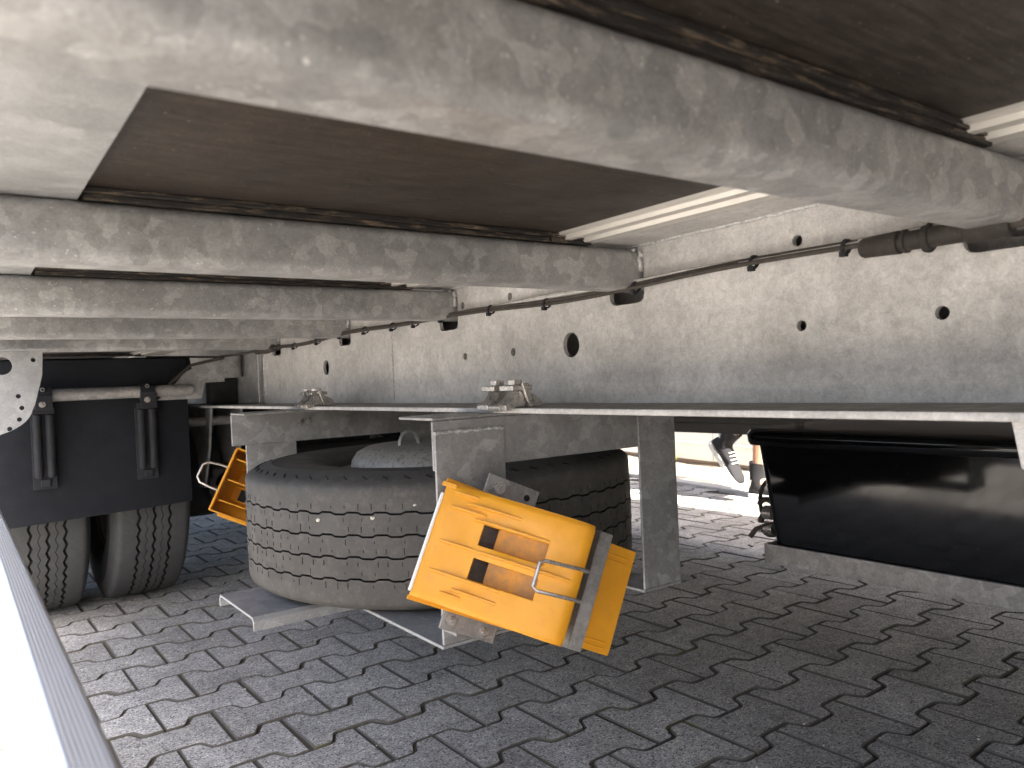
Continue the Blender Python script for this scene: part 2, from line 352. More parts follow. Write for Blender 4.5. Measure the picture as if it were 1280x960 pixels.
# kerb and verge in front of the far wall
kb = empty('kerb', KP); tag(kb, kind='structure')
kmesh = None
for k in range(-9, 10):
    if kmesh is None:
        o = MB().prism(rrect(-.05, .05, -.10, .016, .006, 2), (0, 0, 0), (WN.x, WN.y, 0), ZA, WD, .495).build('kerb_stone', KERB, kb); kmesh = o.data
    else: o = bpy.data.objects.new('kerb_stone', kmesh); COL.objects.link(o); o.parent = kb
    o.location = WD*(k*.5)
va, vb_ = KP+WN*.05, WP+WN*.3
vs = []; nx, ny = 60, 8; fs = []
for i in range(nx+1):
    for j in range(ny+1):
        q = va.lerp(vb_, 0)+WD*(-9+18*i/nx)+WN*((vb_-va).dot(WN)*j/ny); vs.append((q.x, q.y, .012+random.uniform(-.008, .008)))
fs = [(i*(ny+1)+j, (i+1)*(ny+1)+j, (i+1)*(ny+1)+j+1, i*(ny+1)+j+1) for i in range(nx) for j in range(ny)]
tag(MB().add(vs, fs).build('verge', VERGE), kind='structure')

# ================================================================== BUILDING
bd = empty('building', WP); tag(bd, 'white panelled building wall with brown plinth beyond the dry verge', 'building')
BM = Matrix.Translation(WP) @ Matrix(((WD.x, WN.x, 0, 0), (WD.y, WN.y, 0, 0), (0, 0, 1, 0), (0, 0, 0, 1)))
MB().box(-9, 9, .02, .30, -.05, .045, M=BM).build('plinth', PLINTH, bd, WP)
zz = .045; hs = [.135]+[.34]*11
for i, h in enumerate(hs):
    for sx in range(6):
        MB().box(-9+3*sx+.003, -6+3*sx-.003, 0, .28, zz, zz+h-.010, M=BM).build('wall_panel', CLAD, bd, WP, bevel=.003)
    MB().box(-9, 9, -.006, .2, zz+h-.0095, zz+h-.0005, M=BM).build('trim_strip', TRIM, bd, WP)
    zz += h
MB().box(-9.05, 9.05, -.05, 3.0, zz, zz+.15, M=BM).build('roof_edge', TRIM, bd, WP)
MB().box(-8.99, 8.99, .29, 3.0, -.05, zz-.001, M=BM).build('rear_wall', CLAD, bd, WP)

def weed(x, y, h, n, seed, label):
    rd = random.Random(seed); m = MB(); r0 = empty('weed', (x, y, .01)); tag(r0, label, 'weed')
    for k in range(n):
        a = rd.uniform(0, 6.28); L = h*rd.uniform(.5, 1.1); b = rd.uniform(.2, .75); wd = rd.uniform(.003, .006)
        d = Vector((math.cos(a), math.sin(a), 0)); s_ = Vector((-d.y, d.x, 0))*wd; q = []
        for i in range(5):
            f = i/4; c = Vector((x, y, .0))+d*(L*b*f*f)+Vector((0, 0, L*f*(1-.25*f*b))); q += [c-s_*(1-f*.92)*(1+f), c+s_*(1-f*.92)*(1+f)]
        m.add(q, [(2*i, 2*i+1, 2*i+3, 2*i+2) for i in range(4)])
    m.build('leaves', WEED, r0, (x, y, .01)); MB().tube([(x, y, -.02), (x, y, .03)], .004, 6).build('stem', WEED, r0, (x, y, .01))
weed(4.20, 3.82, .13, 34, 1, 'tall green weed at the plinth beside the carrier post')
weed(3.98, 3.05, .05, 22, 2, 'low yellowish weed on the verge behind the lifted shoe')
weed(3.86, 2.80, .045, 22, 3, 'small weed tuft on the verge close to the walking legs')

# ================================================================== TRAILER
TR = empty('trailer', (1.245, 0, 0)); OFF = TR.location.copy()
tag(TR, 'galvanised trailer seen from below with crossmembers, chassis beams, mudflap and spare carrier', 'trailer')
CX = 1.245
def P(mb, name, mat, parent=TR, **kw): return mb.build(name, mat, parent, OFF, **kw)
XW = .81; Y0 = .279; PT = .5017
YF, YR = -7.6, 5.9
# --- chassis beams
slots = [k for k in range(-15, 11) if not (k in (5, 6, 7))]
def beam_web(near):
    holes = []
    for k in slots: holes.append(rrect(Y0+PT*k-.003, Y0+PT*k+.068, .793, .866, .012, 3))
    for y, z, r in [(.529, .838, .0068), (.528, .738, .0065), (.369, .738, .0072), (1.104, .837, .007), (1.261, .837, .007), (1.259, .738, .007), (1.101, .738, .007), (.943, .741, .020), (1.943, .742, .0195), (-.3, .74, .02), (-.62, .838, .007), (-.62, .738, .007), (-1.3, .74, .02)]:
        holes.append(circ(y, z, r, 24)[::-1])
    m = MB()
    if near:
        m.plate([(YF, .6472), (YR, .6472), (YR, .8748), (YF, .8748)], holes, (XW, 0, 0), YA, ZA, XA, .008)
        for x0, x1, z0, z1 in ((.675, .945, .639, .647), (.735, .893, .875, .884), (.880, .886, .6472, .8748)): m.prism(rrect(x0, x1, z0, z1, .002, 2), (0, YF, 0), XA, ZA, YA, YR-YF)
    else:
        m.plate([(YF, .6472), (YR, .6472), (YR, .8748), (YF, .8748)], holes, (2*CX-XW-.008, 0, 0), YA, ZA, XA, .008)
        for x0, x1, z0, z1 in ((2*CX-.945, 2*CX-.675, .639, .647), (2*CX-.893, 2*CX-.735, .875, .884), (2*CX-.886, 2*CX-.880, .6472, .8748)): m.prism(rrect(x0, x1, z0, z1, .002, 2), (0, YF, 0), XA, ZA, YA, YR-YF)
    return m
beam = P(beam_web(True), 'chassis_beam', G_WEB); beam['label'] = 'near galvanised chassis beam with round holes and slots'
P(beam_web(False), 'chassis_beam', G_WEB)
def wob(y0, y1, f, n=40, a=.0012):
    return [Vector(f(y0+(y1-y0)*i/n))+Vector((random.uniform(-a, a), random.uniform(-a, a), random.uniform(-a, a))) for i in range(n+1)]
P(MB().tube(wob(.655, .80, lambda z: (.8095, 1.561, z)), .0022, 6), 'weld_seam', WELD, beam)
P(MB().tube(wob(.655, .80, lambda z: (.8095, 2.439, z)), .004, 6), 'weld_seam', WELD, beam)
P(MB().tube(wob(-1.0, 3.0, lambda y: (.808, y, .8745), 260, .0012), .0026, 6), 'weld_seam', WELD, beam)
# --- crossmembers, with the worn strip on each
cm = None
prof = rrect(0, .058, .812, .868, .011, 5); inn = rrect(.004, .054, .816, .864, .008, 5)
for k in range(-15, 11):
    y = Y0+PT*k; short = k in (5, 6, 7)
    if k == -15:
        m = MB().plate(prof, [inn[::-1]], (-.012, y, 0), YA, ZA, XA, 2.514); cm = P(m, 'crossmember', G_BAR, ang=50)
    elif short: P(MB().plate(prof, [inn[::-1]], (.82, y, 0), YA, ZA, XA, .85), 'crossmember', G_BAR, ang=50)
    else: clone(cm, TR, (0, PT*(k+15), 0))
    if not short and -2 <= k <= 4:
        # welds and the small gusset where the bar passes the web
        wl = MB().tube(wob(.836, .866, lambda z: (.805, y-.003, z), 10), .0035, 6).tube(wob(y+.002, y+.05, lambda q: (.80, q, .868), 14), .003, 6)
        P(wl, 'weld_seam', WELD, beam)
    m = MB()
    for x0, x1, d in ((.104, .643, 0), (.646, .716, .0015)):
        m.box(x0, x1, y+.001, y+.060, .8682, .8742, ).box(x0, x1, y-.003+d, y+.062, .8745, .8800)
    if not short or True: P(m, 'floor_strip', STRIP, bevel=.001)
# --- floor boards and longitudinal aluminium rails
for ya, yb in ((YF, -2.0), (-1.997, .60-.0), (.603, 3.0), (3.003, YR)):
    pass
for ya, yb in ((YF, -2.2), (-2.197, 2.85), (2.853, YR)):
    for xa, xb in ((-.02, .654), (.896, 1.594), (1.836, 2.51)):
        P(MB().box(xa, xb, ya, yb, .8804, .908), 'floor_panel', PLY)
fr = [(.6565, .8775), (.668, .8775), (.6695, .8725), (.680, .8725), (.682, .8765), (.700, .8765), (.703, .8715), (.722, .8715), (.724, .8765), (.734, .8765), (.734, .908), (.6565, .908)]
P(MB().prism(fr, (0, YF, 0), XA, ZA, YA, YR-YF), 'floor_rail', ALU)
P(MB().prism([(2*CX-a, b) for a, b in fr], (0, YF, 0), XA, ZA, YA, YR-YF), 'floor_rail', ALU)
P(MB().box(.737, .894, YF, YR, .8845, .908), 'floor_rail', ALU); P(MB().box(1.596, 1.753, YF, YR, .8845, .908), 'floor_rail', ALU)
# --- side rails, body, roof
sr_ = [(-.028, .8685), (.100, .8685), (.100, .8735), (-.022, .8735), (-.022, .955), (-.028, .955)]
P(MB().prism(sr_, (0, YF, 0), XA, ZA, YA, YR-YF), 'side_rail', G_PLATE, bevel=.0015)
P(MB().prism([(2*CX-a, b) for a, b in sr_], (0, YF, 0), XA, ZA, YA, YR-YF), 'side_rail', G_PLATE, bevel=.0015)
for xa, xb in ((-.026, .0), (2.49, 2.516)): P(MB().box(xa, xb, YF, YR, .957, 3.40), 'body_side', BODY)
P(MB().box(0, 2.49, YF, YF+.03, .91, 3.40), 'body_front', BODY); P(MB().box(0, 2.49, YR-.03, YR, .91, 3.40), 'body_rear', BODY)
P(MB().box(-.03, 2.52, YF-.005, YR+.005, 3.402, 3.44), 'body_roof', BODY)
# --- side guards (ribbed extrusion)
def guard(sgn):
    top = [(.030, .5375)]
    for i in range(7): x = .0322+i*.0021; top += [(x, .5400), (x+.0010, .5400), (x+.0012, .5375), (x+.0019, .5375)]
    top += [(.0475, .5400), (.0505, .5375)]
    pr = top+[(.0510, .500), (.0470, .498), (.0470, .482), (.0510, .480), (.0500, .440), (.024, .440), (.021, .445), (.0225, .490)]
    pr = [(a if sgn > 0 else 2*CX-a, b) for a, b in pr]
    return MB().prism(pr, (0, -2.6, 0), XA, ZA, YA, 4.6 if sgn > 0 else 5.0)
g1 = P(guard(1), 'side_guard', GUARD, ang=50); g2 = P(guard(-1), 'side_guard', FARGREY, ang=50)
for gg, s in ((g1, 1), (g2, -1)):
    for y in (-1.7, -.75):
        a, b = (.0512, .062) if s > 0 else (2*CX-.062, 2*CX-.0512)
        P(MB().box(a, b, y-.03, y+.03, .45, .8682), 'guard_post', G_PLATE, gg, bevel=.002)
P(MB().box(2*CX-.062, 2*CX-.0512, 1.30, 1.36, .45, .8682), 'guard_post', G_PLATE, g2, bevel=.002)
# --- perforated hanger plate in front of the mudflap
out = [(-.02, .806), (.183, .806), (.180, .748), (.163, .680)]
out += [(.05+.108*math.cos(R(a)), .675+.068*math.sin(R(a))) for a in range(-8, -100, -8)]+[(.0, .606), (-.02, .61)]
hl = [circ(.100, .772, .021, 24)[::-1], circ(.163, .785, .0055, 12)[::-1]]+[circ(a, b, .0055, 12)[::-1] for a, b in ((.130, .700), (.136, .672), (.130, .645), (.110, .624), (.085, .612))]
hp = P(MB().plate(out, hl, (0, 2.15, 0), XA, ZA, YA, .008), 'hanger_plate', G_PLATE); hp['label'] = 'galvanised plate with rounded foot and bolt holes'
P(MB().box(-.02, .187, 2.12, 2.20, .8065, .8115), 'lip', G_PLATE, hp, bevel=.001)

# --- spare wheel carrier
car = empty('spare_wheel_carrier', (0, 0, 0)); car.parent = TR; car.location = (0, 0, 0)
def Q(mb, name, mat, **kw): return mb.build(name, mat, car, OFF, **kw)
YN, YFB = .976, 1.862
for yw, s in ((YN, 1), (YFB, -1)):
    x0 = .5655 if s > 0 else .532
    y1, y2 = sorted((yw, yw+s*.005)); 
    Q(MB().box(x0, 1.08, y1, y2, .560, .6335), 'cross_rail', G_CAR, bevel=.002)
    a, b = sorted((yw, yw+s*.104)); Q(MB().box(x0, 1.08, a, b, .6338, .6388), 'cross_rail_flange', G_CAR, bevel=.002)
    # posts: a plate and a return towards the wheel
    for xa, xb in ((.566, .690), (.982, 1.076)):
        
        a, b = sorted((yw-s*.0055, yw-s*.0005)); Q(MB().box(xa, xb, a, b, .3060, .615), 'post', G_CAR, bevel=.0015)
for xa, xb in ((.564, .690), (.980, 1.076)): Q(MB().box(xa, xb, YN-.0055, YFB+.0055, .3002, .3058), 'lower_strap', G_PLATE, bevel=.0015)
ch = [(1.335, .283), (1.340, .283), (1.340, .296), (1.346, .302), (1.534, .302), (1.540, .296), (1.540, .283), (1.545, .283), (1.545, .298), (1.538, .3068), (1.342, .3068), (1.335, .300)]
ch = [(a, b-.0072) for a, b in ch]
Q(MB().prism(ch, (.405, 0, 0), YA, ZA, XA, .90), 'wheel_rest', G_PLATE, bevel=.001)
Q(MB().tube(wob(.568, .69, lambda x: (x, YN-.003, .6155), 30), .003, 6), 'weld_seam', WELD)
# clamps gripping the flange of the beam
def clamp(y, name='flange_clamp'):
    m = MB(); x = .662
    for dy in (-.024, .024):
        pr = [(0, .6480), (.020, .6480), (.046, .6475), (.060, .6500), (.050, .662), (.030, .672), (.012, .672), (.004, .660), (-.012, .652), (-.012, .644), (0, .644)]
        m.prism(pr, (x+.006, y+dy-.015, 0), XA, ZA, YA, .030)
        m.box(x+.006, x+.044, y+dy-.017, y+dy+.017, .6725, .6805)
        m.cyl((x+.024, y+dy, .6807), (x+.024, y+dy, .689), .0115, 6)
    m.prism([(.03, .646), (.036, .646), (.028, .684), (.016, .684)], (x+.004, y-.0465, 0), XA, ZA, YA, .005)
    m.cyl((x-.006, y, .6485), (x-.006, y-.03, .6485), .006, 12)
    return m
Q(clamp(.955), 'flange_clamp', G_BOLT, bevel=.0012); Q(clamp(1.735), 'flange_clamp', G_BOLT, bevel=.0012)
for dx in (0, .022): Q(MB().bolt((.70+dx, YFB-.0002, .607), (0, -1, 0), .008, .008), 'bolt', G_BOLT)

# --- chock holders (fixed to the carrier posts)
def frame(o, a, q, sgn):
    if sgn > 0:
        u = Vector((math.cos(a), 0, -math.sin(a))); v = Vector((math.sin(a), 0, math.cos(a))); w_ = Vector((0, -1, 0))
    else:
        u = Vector((-math.cos(a), 0, math.sin(a))); v = Vector((math.sin(a), 0, math.cos(a))); w_ = Vector((0, 1, 0))
    u2 = u*math.cos(q)+w_*math.sin(q); w2 = w_*math.cos(q)-u*math.sin(q)
    return Matrix(((u2.x, v.x, w2.x, o[0]), (u2.y, v.y, w2.y, o[1]), (u2.z, v.z, w2.z, o[2]), (0, 0, 0, 1)))
CH1 = frame((.5335, .9507, .4736), .4389, .2085, 1)
a2 = .47; e2 = Vector((.527, 1.925, .480)); CH2 = frame(e2-.192*Vector((-math.cos(a2), 0, math.sin(a2)))*math.cos(.2)-Vector((0, .192*math.sin(.2), 0)), a2, .2, -1)
for M, s in ((CH1, 1), (CH2, -1)):
    h = empty('chock_holder', (0, 0, 0)); h.parent = TR
    def H_(mb, name, mat, **kw): return mb.build(name, mat, h, OFF, **kw)
    if s > 0:
        H_(MB().box(.062, .150, -.113, .117, -.0062, -.0012, M=M), 'back_plate', G_DARK, bevel=.0015)
        for u, v in ((.085, .101), (.075, -.098), (.128, -.101)): H_(MB().bolt(M @ Vector((u, v, -.001)), M.to_3x3() @ Vector((0, 0, 1)), .0058, .006), 'bolt', G_BOLT)
        H_(MB().cyl(M @ Vector((.132, .101, -.002)), M @ Vector((.132, .101, -.0008)), .005, 14), 'bolt_hole', GROOVE)
        for v in (.098, -.098):
            c = M @ Vector((.105, v, -.006)); H_(MB().box(c.x-.02, c.x+.02, c.y-.001, YN-.006, c.z-.012, c.z+.012), 'spacer', G_DARK)
        H_(MB().box(.210, .2135, -.083, .083, .0, .100, M=M).box(.210, .232, -.083, .083, .0965, .100, M=M), 'strap', G_DARK, bevel=.0012)
        pl = [(.192, .020, .09), (.188, .0205, .128), (.178, .0205, .150), (.165, .020, .1505), (.118, .016, .1395), (.112, .012, .138)]
        pl2 = [(.112, -.020, .138), (.118, -.024, .1395), (.165, -.020, .1505), (.178, -.0195, .150), (.188, -.0195, .128), (.192, -.020, .09)]
    else:
        H_(MB().box(-.04, .055, -.06, .06, -.0052, -.0012, M=M), 'back_plate', G_DARK)
        c = M @ Vector((.02, 0, -.005)); H_(MB().box(c.x-.03, c.x+.03, YFB+.006, c.y, c.z-.03, c.z+.03), 'spacer', G_DARK)
        pl = [(.187, .030, .05), (.205, .030, .052), (.235, .026, .056), (.245, .016, .058)]
        pl2 = [(.245, -.016, .058), (.235, -.026, .056), (.205, -.030, .052), (.187, -.030, .05)]
    H_(MB().tube([M @ Vector(q) for q in pl+pl2], .0026, 8), 'wire_bail', G_BOLT)

# --- storage box under the far beam
BX = 1.60
sb = empty('storage_box', (0, 0, 0)); sb.parent = TR
def S_(mb, name, mat, **kw): return mb.build(name, mat, sb, OFF, **kw)
m = MB(); 
def loop(x0, x1, y0, y1, z, r=.03): return [(a, b, z) for a, b in rrect(x0, x1, y0, y1, r, 5)]
L0 = loop(BX+.004, 2.15, -.55, 1.150, .262); L1 = loop(BX-.002, 2.17, -.56, 1.185, .500); n = len(L0)
m.add(L0+L1, [(i, (i+1) % n, n+(i+1) % n, n+i) for i in range(n)]+[tuple(range(n))[::-1], tuple(range(n, 2*n))]); S_(m, 'body', GLOSS, ang=50)
lid = MB(); prl = [(.0, .5005, 0), (.014, .503, 0), (.018, .512, 0), (.018, .530, 0), (.012, .540, 0), (0, .543, 0)]
rings = []
for e, z, _ in prl: rings += loop(BX-.004-e, 2.17+e, -.56-e, 1.187+e*1.5, z, .03+e)
n = len(L0); fs = [(r*n+i, r*n+(i+1) % n, (r+1)*n+(i+1) % n, (r+1)*n+i) for r in range(len(prl)-1) for i in range(n)]+[tuple(range(n))[::-1], tuple(range((len(prl)-1)*n, len(prl)*n))]
lid.add(rings, fs); lid.mi[-1] = 1; lid.mi[-1-n:-1] = [1]*n; S_(lid, 'lid', [GLOSS, LIDTOP], ang=50)
S_(MB().box(BX-.006, BX-.001, -.6, 1.166, .215, .262).box(BX-.001, 2.2, -.6, 1.166, .2555, .2612), 'tray', G_DARK, bevel=.0015)
for y in (-.3, 1.13): S_(MB().box(1.70, 1.714, y-.007, y+.007, .543, .6388), 'hanger', G_DARK)
hz = MB()
def arc(c, ry, rz, a0, a1, n=14, x=0): return [(c[0]+x*i/n, c[1]+ry*math.cos(R(a0+(a1-a0)*i/n)), c[2]+rz*math.sin(R(a0+(a1-a0)*i/n))) for i in range(n+1)]
hz.tube(arc((1.68, 1.205, .350), .034, .055, -60, 240, 18, .03), .0055, 8).tube(arc((1.66, 1.205, .315), .024, .042, 40, 330, 16, .03), .007, 8).tube([(1.66, 1.17, .30), (1.65, 1.205, .290), (1.64, 1.222, .282), (1.635, 1.236, .262)], .0065, 8).tube(arc((1.67, 1.20, .295), .028, .028, 0, 340, 16), .008, 8)
S_(hz, 'hose', CABLE); S_(MB().cyl((1.66, 1.18, .325), (1.66, 1.205, .325), .018, 14).cyl((1.66, 1.18, .285), (1.66, 1.205, .285), .016, 14), 'hose_coupling', G_BOLT)
# gusset hanging at the near end of the flange
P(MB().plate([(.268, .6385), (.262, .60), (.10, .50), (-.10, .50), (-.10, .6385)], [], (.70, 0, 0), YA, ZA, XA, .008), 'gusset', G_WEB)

# --- cable along the web
cb = empty('wiring', (0, 0, 0)); cb.parent = TR
def W_(mb, name, mat, **kw): return mb.build(name, mat, cb, OFF, **kw)
def czz(y): return .8150+.0035*math.sin(y*5.1)+.0025*math.sin(y*11+1)
for dx, dz, r in ((0, 0, .0029), (.003, .0050, .0026)):
    W_(MB().tube([(.789+dx+.002*math.sin(y*7+dz*900), y, czz(y)+dz) for y in [.43+i*.035 for i in range(58)]], r, 8), 'cable', CABLE)
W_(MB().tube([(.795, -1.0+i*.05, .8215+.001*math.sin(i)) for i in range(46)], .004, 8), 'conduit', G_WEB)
con = MB(); cz = czz(.36)
prof_c = [(0, .437), (.009, .437), (.0105, .434), (.0115, .405), (.012, .397), (.0095, .396), (.0095, .393), (.012, .392), (.012, .389), (.0098, .388), (.0098, .374), (.0125, .372), (.0125, .366), (.0102, .365), (.0102, .334), (.0118, .332), (.0125, .300), (.011, .294), (0, .294)]
con.lathe([(r, y) for r, y in prof_c], (.786, 0, .812), (0, 1, 0), 24); W_(con, 'connector', CONN, ang=25)
W_(MB().tube([(.786, .30, .812), (.787, .26, .813), (.789, .2, .818), (.79, .0, .82), (.79, -1, .82)], .0055, 8), 'cable', CABLE)
def tie(y, r=.0068, z=None):
    z = czz(y)+.0015 if z is None else z
    m = MB().lathe([(r, -.0022), (r+.0016, -.0022), (r+.0016, .0022), (r, .0022)], (.7935, y, z), (.0, 1, .25), 16, closed=True)
    return m.box(.7835, .7905, y-.004, y+.003, z-.0115, z-.0055)
for y in (.459, .578, .777, .98, 1.14, 1.31, 1.42, 1.52, 1.66, 1.80, 1.95, 2.12, 2.25): W_(tie(y), 'cable_tie', BLACKP)
W_(tie(.370, .0135, .813), 'cable_tie', BLACKP)
W_(MB().lathe([(0, 2.28), (.010, 2.28), (.012, 2.30), (.012, 2.33), (.015, 2.335), (.015, 2.36), (.010, 2.365), (.010, 2.40), (.013, 2.41), (.013, 2.43), (.006, 2.44), (0, 2.44)], (.787, 0, .815), (0, 1, 0), 16), 'connector', CABLE)
W_(MB().tube([(.787, 2.43, .815), (.76, 2.50, .808), (.70, 2.56, .802), (.62, 2.60, .806), (.5, 2.62, .808)], .0035, 8), 'cable', CABLE)

# --- suspension side: hanger, stiffener, mudflap, wheels
hg = empty('suspension_hanger', (0, 0, 0)); hg.parent = TR
def HG(mb, name, mat, **kw): return mb.build(name, mat, hg, OFF, **kw)
for mir in (0, 1):
    f = (lambda x: x) if not mir else (lambda x: 2*CX-x)
    def bx(x0, x1, *a): x0, x1 = sorted((f(x0), f(x1))); return MB().box(x0, x1, *a)
    HG(bx(.790, .8095, 2.445, 2.66, .6475, .8745), 'stiffener', G_CAR, bevel=.004)
    HG(MB().tube([(f(.752), 2.60, .735), (f(.752), 2.60, .8115)], .034, 24), 'sleeve', G_CAR)
    HG(bx(.700, .79, 2.66, 2.72, .648, .735), 'hanger_block', DARKM, bevel=.004)
    hpl = [(2.66, .6385), (3.0, .6385), (2.98, .52), (2.86, .36), (2.78, .36), (2.70, .50)]
    HG(MB().plate(hpl, [], (f(.70)-.004, 0, 0), YA, ZA, XA, .008), 'hanger_plate', G_CAR)
    HG(MB().plate(hpl, [], (f(.80)-.004, 0, 0), YA, ZA, XA, .008), 'hanger_plate', G_CAR)
    HG(MB().cyl((f(.62), 2.73, .592), (f(.83), 2.73, .592), .016, 16), 'pivot_bolt', G_DARK)
    HG(bx(.715, .785, 2.74, 3.3, .36, .43), 'trailing_arm', DARKM, bevel=.01)
    HG(MB().lathe([(0, .44), (.09, .44), (.12, .46), (.125, .49), (.11, .52), (.12, .55), (.115, .60), (.08, .637), (0, .637)], (f(.75), 3.28, 0), ZA, 28), 'air_spring', FLAP)
for ya in (3.0, 3.98, -2.8):  # front axle is added, out of view, to darken the underside
    HG(MB().cyl((.66, ya, .40), (1.83, ya, .40), .065, 20), 'axle', DARKM)
    for x in (.78, 1.71): HG(MB().lathe([(0, -.06), (.06, -.06), (.075, -.05), (.075, .05), (.06, .06), (0, .06)], (x, ya-.20, .36), YA, 20), 'brake_chamber', DARKM)
    for x in (.72, 1.77): HG(MB().lathe([(.10, -.06), (.16, -.06), (.165, -.02), (.165, .05), (.10, .06)], (x, ya, .40), XA, 28), 'brake_drum', DARKM)
for yt in (3.49, 4.5): HG(MB().lathe([(0, -.40), (.09, -.395), (.122, -.37), (.122, .37), (.09, .395), (0, .40)], (CX, yt, .517), XA, 28), 'added_tank', DARKM)  # tanks added to block the bright gap seen past the axles
# step in the frame with ragged lower edge behind the tyre
mfm = {}
def mudflap(sgn, dy=0):
    f = (lambda x: x) if sgn > 0 else (lambda x: 2*CX-x)
    root = empty('mudflap', (0, 0, 0)); root.parent = TR; root.location = (0, dy, 0)
    B = lambda mb, name, mat, **kw: mb.build(name, mat, root, OFF, **kw)
    # flap: slightly bowed sheet
    m = MB(); nx, nz = 16, 14; vs = []
    for side in (0, 1):
        for i in range(nx+1):
            for k in range(nz+1):
                x = .06+.535*i/nx; z = .338+.46*k/nz+.018*(i/nx)*(1-k/nz); y = 2.505+.012*math.sin(i/nx*3.1)*(1-k/nz)+.05*(max(0, (.06+.0-(k/nz))*0))+.018*side*0+.006*side
                e = (i/nx)**8*.02+(1-i/nx)**8*.02
                vs.append((f(x), y+e, z))
    o1 = (nx+1)*(nz+1); idx = lambda i, k, s: s*o1+i*(nz+1)+k; fs = []
    for i in range(nx):
        for k in range(nz):
            for s in (0, 1): fs.append((idx(i, k, s), idx(i+1, k, s), idx(i+1, k+1, s), idx(i, k+1, s)))
    for i in range(nx): fs += [(idx(i, 0, 0), idx(i+1, 0, 0), idx(i+1, 0, 1), idx(i, 0, 1)), (idx(i, nz, 0), idx(i+1, nz, 0), idx(i+1, nz, 1), idx(i, nz, 1))]
    for k in range(nz): fs += [(idx(0, k, 0), idx(0, k+1, 0), idx(0, k+1, 1), idx(0, k, 1)), (idx(nx, k, 0), idx(nx, k+1, 0), idx(nx, k+1, 1), idx(nx, k, 1))]
    m.add(vs, fs); B(m, 'flap', FLAP, ang=50)
    # arched mudguard above the tyres
    m = MB(); vs = []; na = 18
    pth = [(2.512+.0, .70), (2.515, .76), (2.54, .80)]+[(3.0-.46*math.cos(R(a)), .40+.405*math.sin(R(a))) for a in (70, 80, 90, 100, 110)]
    for (y, z) in pth: vs += [(f(.05), y, z), (f(.61), y, z)]
    for (y, z) in pth: vs += [(f(.05), y+.004, z+.004), (f(.61), y+.004, z+.004)]
    k = len(pth); m.add(vs, [(2*i, 2*i+1, 2*i+3, 2*i+2) for i in range(k-1)]+[(2*k+2*i, 2*k+2*i+1, 2*k+2*i+3, 2*k+2*i+2) for i in range(k-1)]); B(m, 'mudguard', FLAP)
    B(MB().tube([(f(.16), 2.47, .700), (f(.596), 2.47, .700)], .0175, 20), 'support_tube', G_DARK)
    gp = [(.500, .672), (.628, .672), (.640, .720), (.700, .722), (.700, .785), (.640, .782), (.585, .755), (.535, .70)]
    B(MB().plate([(f(a), b) for a, b in gp], [], (0, 2.492, 0), XA, ZA, YA, .006), 'support_gusset', G_CAR)
    B(MB().tube([(f(.535), 2.488, .718), (f(.60), 2.488, .775), (f(.70), 2.488, .797)], .005, 8), 'cable', CABLE)
    for xc in (.205, .468):
        mm = MB()
        mm.box(f(xc)-.029, f(xc)+.029, 2.4945, 2.503, .440, .655).tube([(f(xc)-.0155, 2.490, .478), (f(xc)-.0155, 2.484, .484), (f(xc)-.0155, 2.484, .648)], .0105, 14).tube([(f(xc)+.0155, 2.490, .478), (f(xc)+.0155, 2.484, .484), (f(xc)+.0155, 2.484, .648)], .0105, 14)
        mm.box(f(xc)-.026, f(xc)+.026, 2.462, 2.4945, .650, .668)
        mm.box(f(xc)-.021, f(xc)+.021, 2.442, 2.452, .662, .7005).lathe([(.018, -.020), (.0235, -.020), (.0235, .020), (.018, .020)], (f(xc), 2.47, .700), XA, 24, closed=True)
        mm.box(f(xc)-.011, f(xc)+.011, 2.484, 2.4945, .448, .468)
        B(mm, 'flap_mount', BLACKP, bevel=.003)
        B(MB().bolt((f(xc)-.004, 2.442, .676), (0, -1, 0), .0055, .004), 'bolt', G_BOLT)
        B(MB().lathe([(.003, 0), (.006, 0), (.006, .002), (.003, .002)], (f(xc)-.002, 2.446, .716), (0, -1, .3), 12, closed=True), 'eyelet', G_BOLT)
    return root
mudflap(1); mudflap(-1); mudflap(1, -4.75); mudflap(-1, -4.75)  # front pair is unseen, added to cut light coming from the front

# --- tyres
def tyre_mesh(grooves, nseg, wave, R0=.398, sip=None):
    m = MB(); rows = [(.223, -.080, 0), (.229, -.096, 0), (.236, -.103, 0), (.262, -.1125, 0), (.266, -.1145, 0), (.305, -.1175, 0), (.340, -.1165, 0), (.346, -.1178, 0), (.349, -.1165, 0), (.366, -.1125, 0), (.380, -.1075, 0), (.388, -.1035, 0), (.3935, -.0985, 0), (.3958, -.094, 0)]
    top = []
    for c, hw, d, a in grooves:
        cr_ = lambda z: R0-.0025*(z/.09)**2
        top += [(cr_(c-hw), c-hw, a), (R0-d, c-hw*.55, a), (R0-d, c+hw*.55, a), (cr_(c+hw), c+hw, a)]
    lo = rows; hi = [(r, -z, a) for r, z, a in rows[::-1]]
    allr = lo+[(.3968, -.087, 0)]+top+[(.3968, .087, 0)]+hi
    k = len(allr); vs = []
    for i in range(nseg):
        th = 2*math.pi*i/nseg; zg = wave(i); c, s = math.cos(th), math.sin(th)
        vs += [(r*c, r*s, z+a*zg) for r, z, a in allr]
    fs = []; mi = []
    gset = set()
    b0 = len(lo)+1
    for gi in range(len(grooves)):
        for q in range(3): gset.add(b0+gi*4+q)
    for i in range(nseg):
        j = (i+1) % nseg
        for q in range(k-1):
            fs.append((i*k+q, j*k+q, j*k+q+1, i*k+q+1)); mi.append(1 if q in gset else 0)
    m.add(vs, fs); m.mi = mi
    if sip: sip(m)
    return m
zig = lambda i: (0, 1, 0, -1)[i % 4]
trap = lambda i: 1 if i % 8 < 4 else -1
